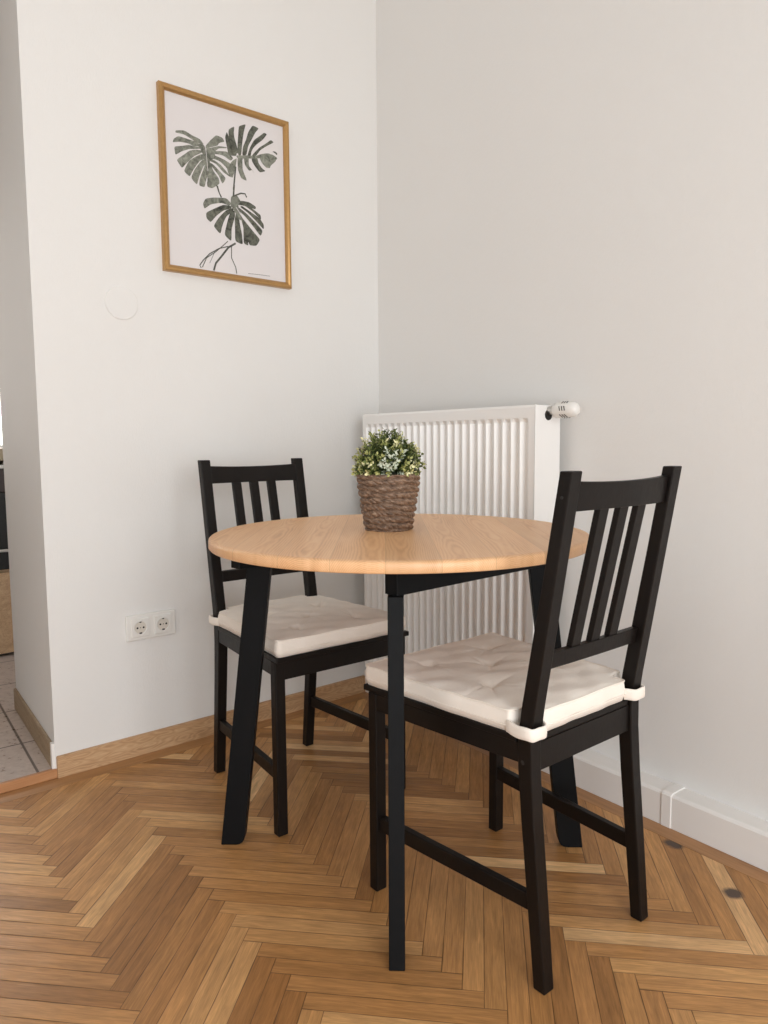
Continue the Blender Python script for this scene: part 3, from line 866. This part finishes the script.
def cushion_proto(label):
    t = thing('seat_cushion', label, 'cushion', (0, 0, 0), 0, 'cream seat cushions on the dining chairs')
    Z0 = .4485
    N = 150
    yF, yB, yN = .2065, -.205, -.172
    def hw(y):
        base = .165+(y-yB)/(yF-yB)*.0325
        k = min(max((y-(yN-.006))/.014, 0), 1); k = k*k*(3-2*k)
        return .1275+(base-.1275)*k
    tufts = [(0, .035)]+[(sx*.092, .035+sy*.088) for sx in (-1, 1) for sy in (-1, 1)]
    rnd = random.Random(3)
    cre = []
    for tx, ty in tufts:
        for k in range(5):
            cre.append((tx, ty, rnd.uniform(0, 2*pi), rnd.uniform(.6, 1.0)))
    def top(x, y, u, v):
        e = min(1-abs(u), 1-abs(v))
        dm = min(hw(y)-abs(x), yF-y, y-yB)
        edge = 1-math.exp(-max(dm, 0)/.008)
        z = .0395+.0045*edge+.003*(1-u*u)*(1-v*v)
        for tx, ty in tufts:
            d2 = (x-tx)**2+(y-ty)**2
            z -= .0150*math.exp(-d2/(2*.0095**2))+.004*math.exp(-d2/(2*.028**2))
        for tx, ty, a, s in cre:
            dx, dy = x-tx, y-ty
            r = dx*cos(a)+dy*sin(a)
            p_ = -dx*sin(a)+dy*cos(a)
            if r > 0: z -= s*.0062*math.exp(-(p_/.0042)**2)*math.exp(-r/.030)
        z += .0012*sin(x*70+3*sin(y*23))*edge+.0008*sin(y*95+x*40)
        return z
    bm = BM()
    grid = []
    for j in range(N+1):
        v = -1+2*j/N
        y = yB+(v+1)/2*(yF-yB)
        row = []
        for i in range(N+1):
            u = -1+2*i/N
            x = u*hw(y)
            yy = y
            # round the corners in plan
            cu, cv = abs(u), abs(v)
            if cu > .94 and cv > .94:
                a, b = (cu-.94)/.06, (cv-.94)/.06
                m = max(a, b); l = sqrt(a*a+b*b)
                if l > 0:
                    f = m/l
                    x = math.copysign((.94+.06*a*f)*hw(y), u)
                    yy = (yF+yB)/2+math.copysign((.94+.06*b*f), v)*(yF-yB)/2
            row.append(bm.verts.new((x, yy, Z0+top(x, yy, u, v))))
        grid.append(row)
    for j in range(N):
        for i in range(N):
            bm.faces.new((grid[j][i], grid[j][i+1], grid[j+1][i+1], grid[j+1][i]))
    rim = grid[0][:]+[grid[j][N] for j in range(1, N+1)]+[grid[N][i] for i in range(N-1, -1, -1)]+[grid[j][0] for j in range(N-1, 0, -1)]
    rimco = [v.co.copy() for v in rim]
    n = len(rim)
    prev = rim
    for f, bulge in ((.8, .0022), (.55, .0036), (.3, .0026), (.0, -.001)):
        ring = []
        for k in range(n):
            c = rimco[k]
            d = (rimco[(k+1) % n]-rimco[k-1]); d.z = 0; d.normalize()
            o = Vector((d.y, -d.x, 0))
            wv = .0009*sin(k*.085)+.0005*sin(k*.19+1)
            ring.append(bm.verts.new((c.x+o.x*(bulge+wv), c.y+o.y*(bulge+wv), Z0+(c.z-Z0)*f)))
        for k in range(n):
            bm.faces.new((prev[k], prev[(k+1) % n], ring[(k+1) % n], ring[k]))
        prev = ring
    bm.faces.new(prev[::-1])
    body = obj('cushion_body', bm, M_FAB, t, smooth=True)
    # piping: one cord round the top edge, one low on the side
    for frac, off, r in ((1.0, .0008, .0019), (.34, .0036, .0013)):
        pts = []
        for k in range(0, n, 2):
            c = rimco[k]
            d = (rimco[(k+2) % n]-rimco[k-2]); d.z = 0; d.normalize()
            pts.append((c.x+d.y*off, c.y-d.x*off, Z0+(c.z-Z0)*frac))
        bm = BM(); tube(bm, pts, r, 6, closed=True)
        obj('piping', bm, M_PIPING, t, smooth=True)
    for sx in (-1, 1):
        path = [(.1700, -.162), (.1742, -.175), (.1760, -.195), (.1755, -.210), (.171, -.2190), (.160, -.2220), (.147, -.2220), (.135, -.2180), (.126, -.2035)]
        # smooth the path
        P2 = []
        for i in range(len(path)-1):
            a_, b_, c_, d_ = path[max(i-1, 0)], path[i], path[i+1], path[min(i+2, len(path)-1)]
            for q in range(6):
                f = q/6
                P2.append(tuple(.5*(2*b_[w]+(c_[w]-a_[w])*f+(2*a_[w]-5*b_[w]+4*c_[w]-d_[w])*f*f+(3*b_[w]-a_[w]-3*c_[w]+d_[w])*f**3) for w in (0, 1)))
        P2.append(path[-1])
        bm = BM(); rings = []
        for i, (x, y) in enumerate(P2):
            a = P2[max(i-1, 0)]; b = P2[min(i+1, len(P2)-1)]
            d = Vector((b[0]-a[0], b[1]-a[1])).normalized()
            nx_, ny_ = d.y, -d.x
            wz = .0007*sin(i*.45)
            th = .0022
            z0, z1 = .4490+wz, .4715+wz
            ring = []
            for s, z in ((.4, z0), (1, z0+.0012), (1.25, (z0*2+z1)/3), (1.25, (z0+z1*2)/3), (1, z1-.0012), (.4, z1), (-.4, z1), (-1, z1-.0012), (-1, z0+.0012), (-.4, z0)):
                ring.append((sx*(x+nx_*-th*s), y+ny_*-th*s, z))
            rings.append(ring)
        loft(bm, rings)
        obj('tie_strap', bm, M_FAB, t, smooth=True)
    return t

RX, RY, RA = .24318, 1.47897, .68894
LX, LY, LA = -.22326, 1.98124, 3.80609
ch1 = chair_proto('black slatted dining chair nearest, its back to the right wall')
ch1.location = (RX, RY, 0); ch1.rotation_euler.z = RA
ch2 = copy_tree(ch1)
ch2['label'] = 'black slatted dining chair on the far side of the table, against the left wall'
ch2.location = (LX, LY, 0); ch2.rotation_euler.z = LA
cu1 = cushion_proto('cream tufted cushion tied on the nearest chair, in front at the right')
cu1.location = (RX-.003*cos(RA), RY-.003*sin(RA), 0); cu1.rotation_euler.z = RA
cu2 = copy_tree(cu1)
cu2['label'] = 'cream tufted cushion tied on the farther chair, by the left wall'
cu2.location = (LX+.0025*cos(LA), LY+.0025*sin(LA), 0); cu2.rotation_euler.z = LA

# ------------------------------------------------------------------ table
TX, TY, TZ, TRAD = .0340, 1.6765, .7515, .4265
TROT = radians(-1.55)
tab = thing('round_table', 'round dining table with light wooden top and four splayed black legs', 'table', (TX, TY, 0), 0)
bm = BM()
TH = .0235
prof = [(.001, 0), (TRAD-.012, 0), (TRAD-.0085, -.0004), (TRAD-.0078, -.0012), (TRAD-.0060, -.0012), (TRAD-.0030, -.0020), (TRAD-.0008, -.0042), (TRAD, -.0075), (TRAD, -TH+.003), (TRAD-.002, -TH+.0006), (TRAD-.004, -TH), (.001, -TH)]
lathe(bm, [(r, h) for r, h in prof], 160, 'z')
top = obj('tabletop', bm, M_TOP, tab, loc=(0, 0, TZ))
for p_ in top.data.polygons: p_.use_smooth = abs(p_.normal.z) < .98
UB = TZ-TH
LT = .6725
for k in range(4):
    a = -pi/2+k*pi/2+TROT
    d = Vector((cos(a), sin(a), 0)); s = Vector((-sin(a), cos(a), 0))
    half = .0148
    # side outline (radius, z): square outer toe, rounded inner toe
    ol = [(.296, LT), (.350, LT), (.4290, 0), (.395, 0), (.385, .0015), (.378, .006), (.3740, .013), (.372, .022)]
    skew = Vector((-.0045 if k % 2 == 0 else .0005, 0, 0))       # the under-frame sits slightly askew
    bm = BM()
    loft(bm, [[d*r+s*q+skew+Vector((0, 0, z)) for r, z in ol] for q in (-half, half)])
    obj('leg', bm, M_LEG, tab, bevel=.0015)
for k, sgn in ((0, 1), (2, -1)):
    a0 = -pi/2+TROT if k == 0 else pi/2+TROT
    a1 = 0+TROT if k == 0 else pi+TROT
    P0 = Vector((cos(a0), sin(a0), 0))*.327+Vector((-.0045, 0, 0)); P1 = Vector((cos(a1), sin(a1), 0))*.327
    dd = (P1-P0).normalized()
    P0 = P0-dd*.012; P1 = P1+dd*.062
    bm = BM()
    zc = (LT+.0002+UB)/2; hz = (UB-LT-.0004)/2
    beam(bm, P0+Vector((0, 0, zc)), P1+Vector((0, 0, zc)), (0, 0, 1), hz, .0165)
    obj('support_beam', bm, M_LEG, tab, bevel=.0012)

# ------------------------------------------------------------------ potted plant
PX, PY = .0105, 1.712
pot = thing('potted_plant', 'small green plant in a brown woven basket on the round table', 'plant', (PX, PY, TZ))
BH, RT, RBm = .1310, .0712, .0500
bm = BM()
NT, NZ = 300, 150
rows = 9.0
rings = []
for j in range(NZ+1):
    f = j/NZ
    ring = []
    for i in range(NT):
        t = 2*pi*i/NT
        z = f*BH
        # courses of twisted grass: uneven in height, each strand rising across its course
        ph = f*rows+t/(2*pi)+.16*sin(t*2+1)+.13*sin(3*t+f*9)+.10*sin(7*t+f*21)
        k_ = math.floor(ph)
        fr_ = ph-k_
        cord = sqrt(max(0, 1-(2*fr_-1)**2))
        st_ = (t*13/pi+fr_*1.15+k_*.37+.25*sin(t*5+k_)) % 1.0
        strand = sqrt(max(0, 1-(2*st_-1)**2))
        r = RBm+(RT-RBm)*(f**.82)+.0030*cord+.0046*cord*strand+.0012*sin(t*4+k_*2.1)-.002
        if f > .97: r -= (f-.97)*.08
        if f < .02: r -= (.02-f)*.1
        ring.append((r*cos(t), r*sin(t), z))
    rings.append(ring)
for rr, z in ((RT-.006, BH-.001), (RT-.010, BH-.02)):
    rings.append([(rr*cos(2*pi*i/NT), rr*sin(2*pi*i/NT), z) for i in range(NT)])
loft(bm, rings)
obj('basket', bm, M_BASKET, pot, smooth=True)
bm = BM(); lathe(bm, [(RT-.0085, BH-.016), (RT*.6, BH+.004), (.002, BH+.012)], 32, 'z')
obj('soil', bm, M_SOIL, pot, smooth=True)
rnd = random.Random(11)
bms = BM(); bml = BM()
CZ = BH+.004
for k in range(330):
    cz = rnd.uniform(-.10, 1)
    ph = k*2.39996+rnd.uniform(-.3, .3)
    sr = sqrt(max(0, 1-cz*cz))
    d = Vector((sr*cos(ph), sr*sin(ph), cz))
    ext = rnd.uniform(.74, 1.04)
    base = Vector((d.x*.030, d.y*.030, BH-.002))
    tip = Vector((d.x*.0845*ext, d.y*.0845*ext, max(CZ+d.z*.097*ext, BH+.002)))
    mid = (base+tip)/2+Vector((0, 0, .012*(1-cz)))
    tube(bms, [base, mid, tip], .0008, 5)
    zone = sin(d.x*5.1+1.3)*sin(d.z*4.3+d.y*3+.4)+rnd.uniform(-.5, .5)
    if d.y < -.25 and cz < .62 and -.30 < d.x < .45 and rnd.random() < .8: fam, tipc = (3, 3, 0, 0), 3
    elif zone > .45: fam, tipc = (1, 2, 1), 4
    elif zone > -.2: fam, tipc = (0, 1, 1, 2), 2
    else: fam, tipc = (0, 0, 1), 1
    if abs(d.x) > .72 and rnd.random() < .5: tipc = 4
    nl = rnd.randint(11, 15)
    for m in range(nl):
        f = .50+.5*m/(nl-1)
        c = base*(1-f)**2+mid*2*f*(1-f)+tip*f*f
        ax = (tip-mid).normalized()
        a = m*2.4+rnd.uniform(-.4, .4)
        u = ax.orthogonal().normalized(); v = ax.cross(u)
        out = u*cos(a)+v*sin(a)
        dirv = (out*rnd.uniform(.5, .9)+ax*rnd.uniform(.5, .9)).normalized()
        sidev = ax.cross(out).normalized()
        nrm = dirv.cross(sidev)
        L = rnd.uniform(.0075, .0110); W = L*rnd.uniform(.26, .36)
        mi = tipc if (m > nl-5 and rnd.random() < .7) else rnd.choice(fam)
        pts = [c, c+dirv*L*.30+sidev*W*.85, c+dirv*L*.65+sidev*W*.9, c+dirv*L-nrm*.0010, c+dirv*L*.65-sidev*W*.9, c+dirv*L*.30-sidev*W*.85]
        ctr = bml.verts.new(c+dirv*L*.5-nrm*.0009)
        vs = [bml.verts.new(p_) for p_ in pts]
        for q in range(6):
            bml.faces.new((vs[q], vs[(q+1) % 6], ctr)).material_index = mi
obj('stems', bms, M_LEAVES[0], pot)
fo = obj('foliage', bml, M_LEAVES, pot, smooth=False)

# ------------------------------------------------------------------ light: daylight from the window, sky outside
def area(name, loc, target, sx, sy, power, col=(1, 1, 1)):
    l = bpy.data.lights.new(name, 'AREA')
    l.shape = 'RECTANGLE'; l.size = sx; l.size_y = sy; l.energy = power; l.color = col
    o = bpy.data.objects.new(name, l)
    COL.objects.link(o)
    o.location = loc
    d = Vector(target)-Vector(loc)
    o.rotation_euler = d.to_track_quat('-Z', 'Y').to_euler()
    return o
c = RM(WA+.05, (WB0+WB1)/2)
tg = RM(WA-1, (WB0+WB1)/2)
area('window_daylight', (c.x, c.y, (WZ0+WZ1)/2), (tg.x, tg.y, (WZ0+WZ1)/2), WB1-WB0, WZ1-WZ0, 79, (.960, .986, 1.0))
c = KB+TL*((KX0+KX1)/2)-NL*.03
tg = c-NL
area('kitchen_daylight', (c.x, c.y, (KZ0+KZ1)/2), (tg.x, tg.y, (KZ0+KZ1)/2), KX1-KX0-.1, KZ1-KZ0-.1, .4, (1, .97, .93))

w = bpy.data.worlds.new('sky')
SC.world = w
w.use_nodes = True
bg = w.node_tree.nodes['Background']
bg.inputs[0].default_value = (.85, .92, 1, 1)
bg.inputs[1].default_value = 1.0
SC.view_settings.view_transform = 'Standard'
SC.view_settings.look = 'None'
SC.view_settings.gamma = 1
SC.view_settings.use_curve_mapping = False
SC.view_settings.exposure = 0.0
SC.cycles.max_bounces = 10
SC.cycles.diffuse_bounces = 6
SC.cycles.use_denoising = True
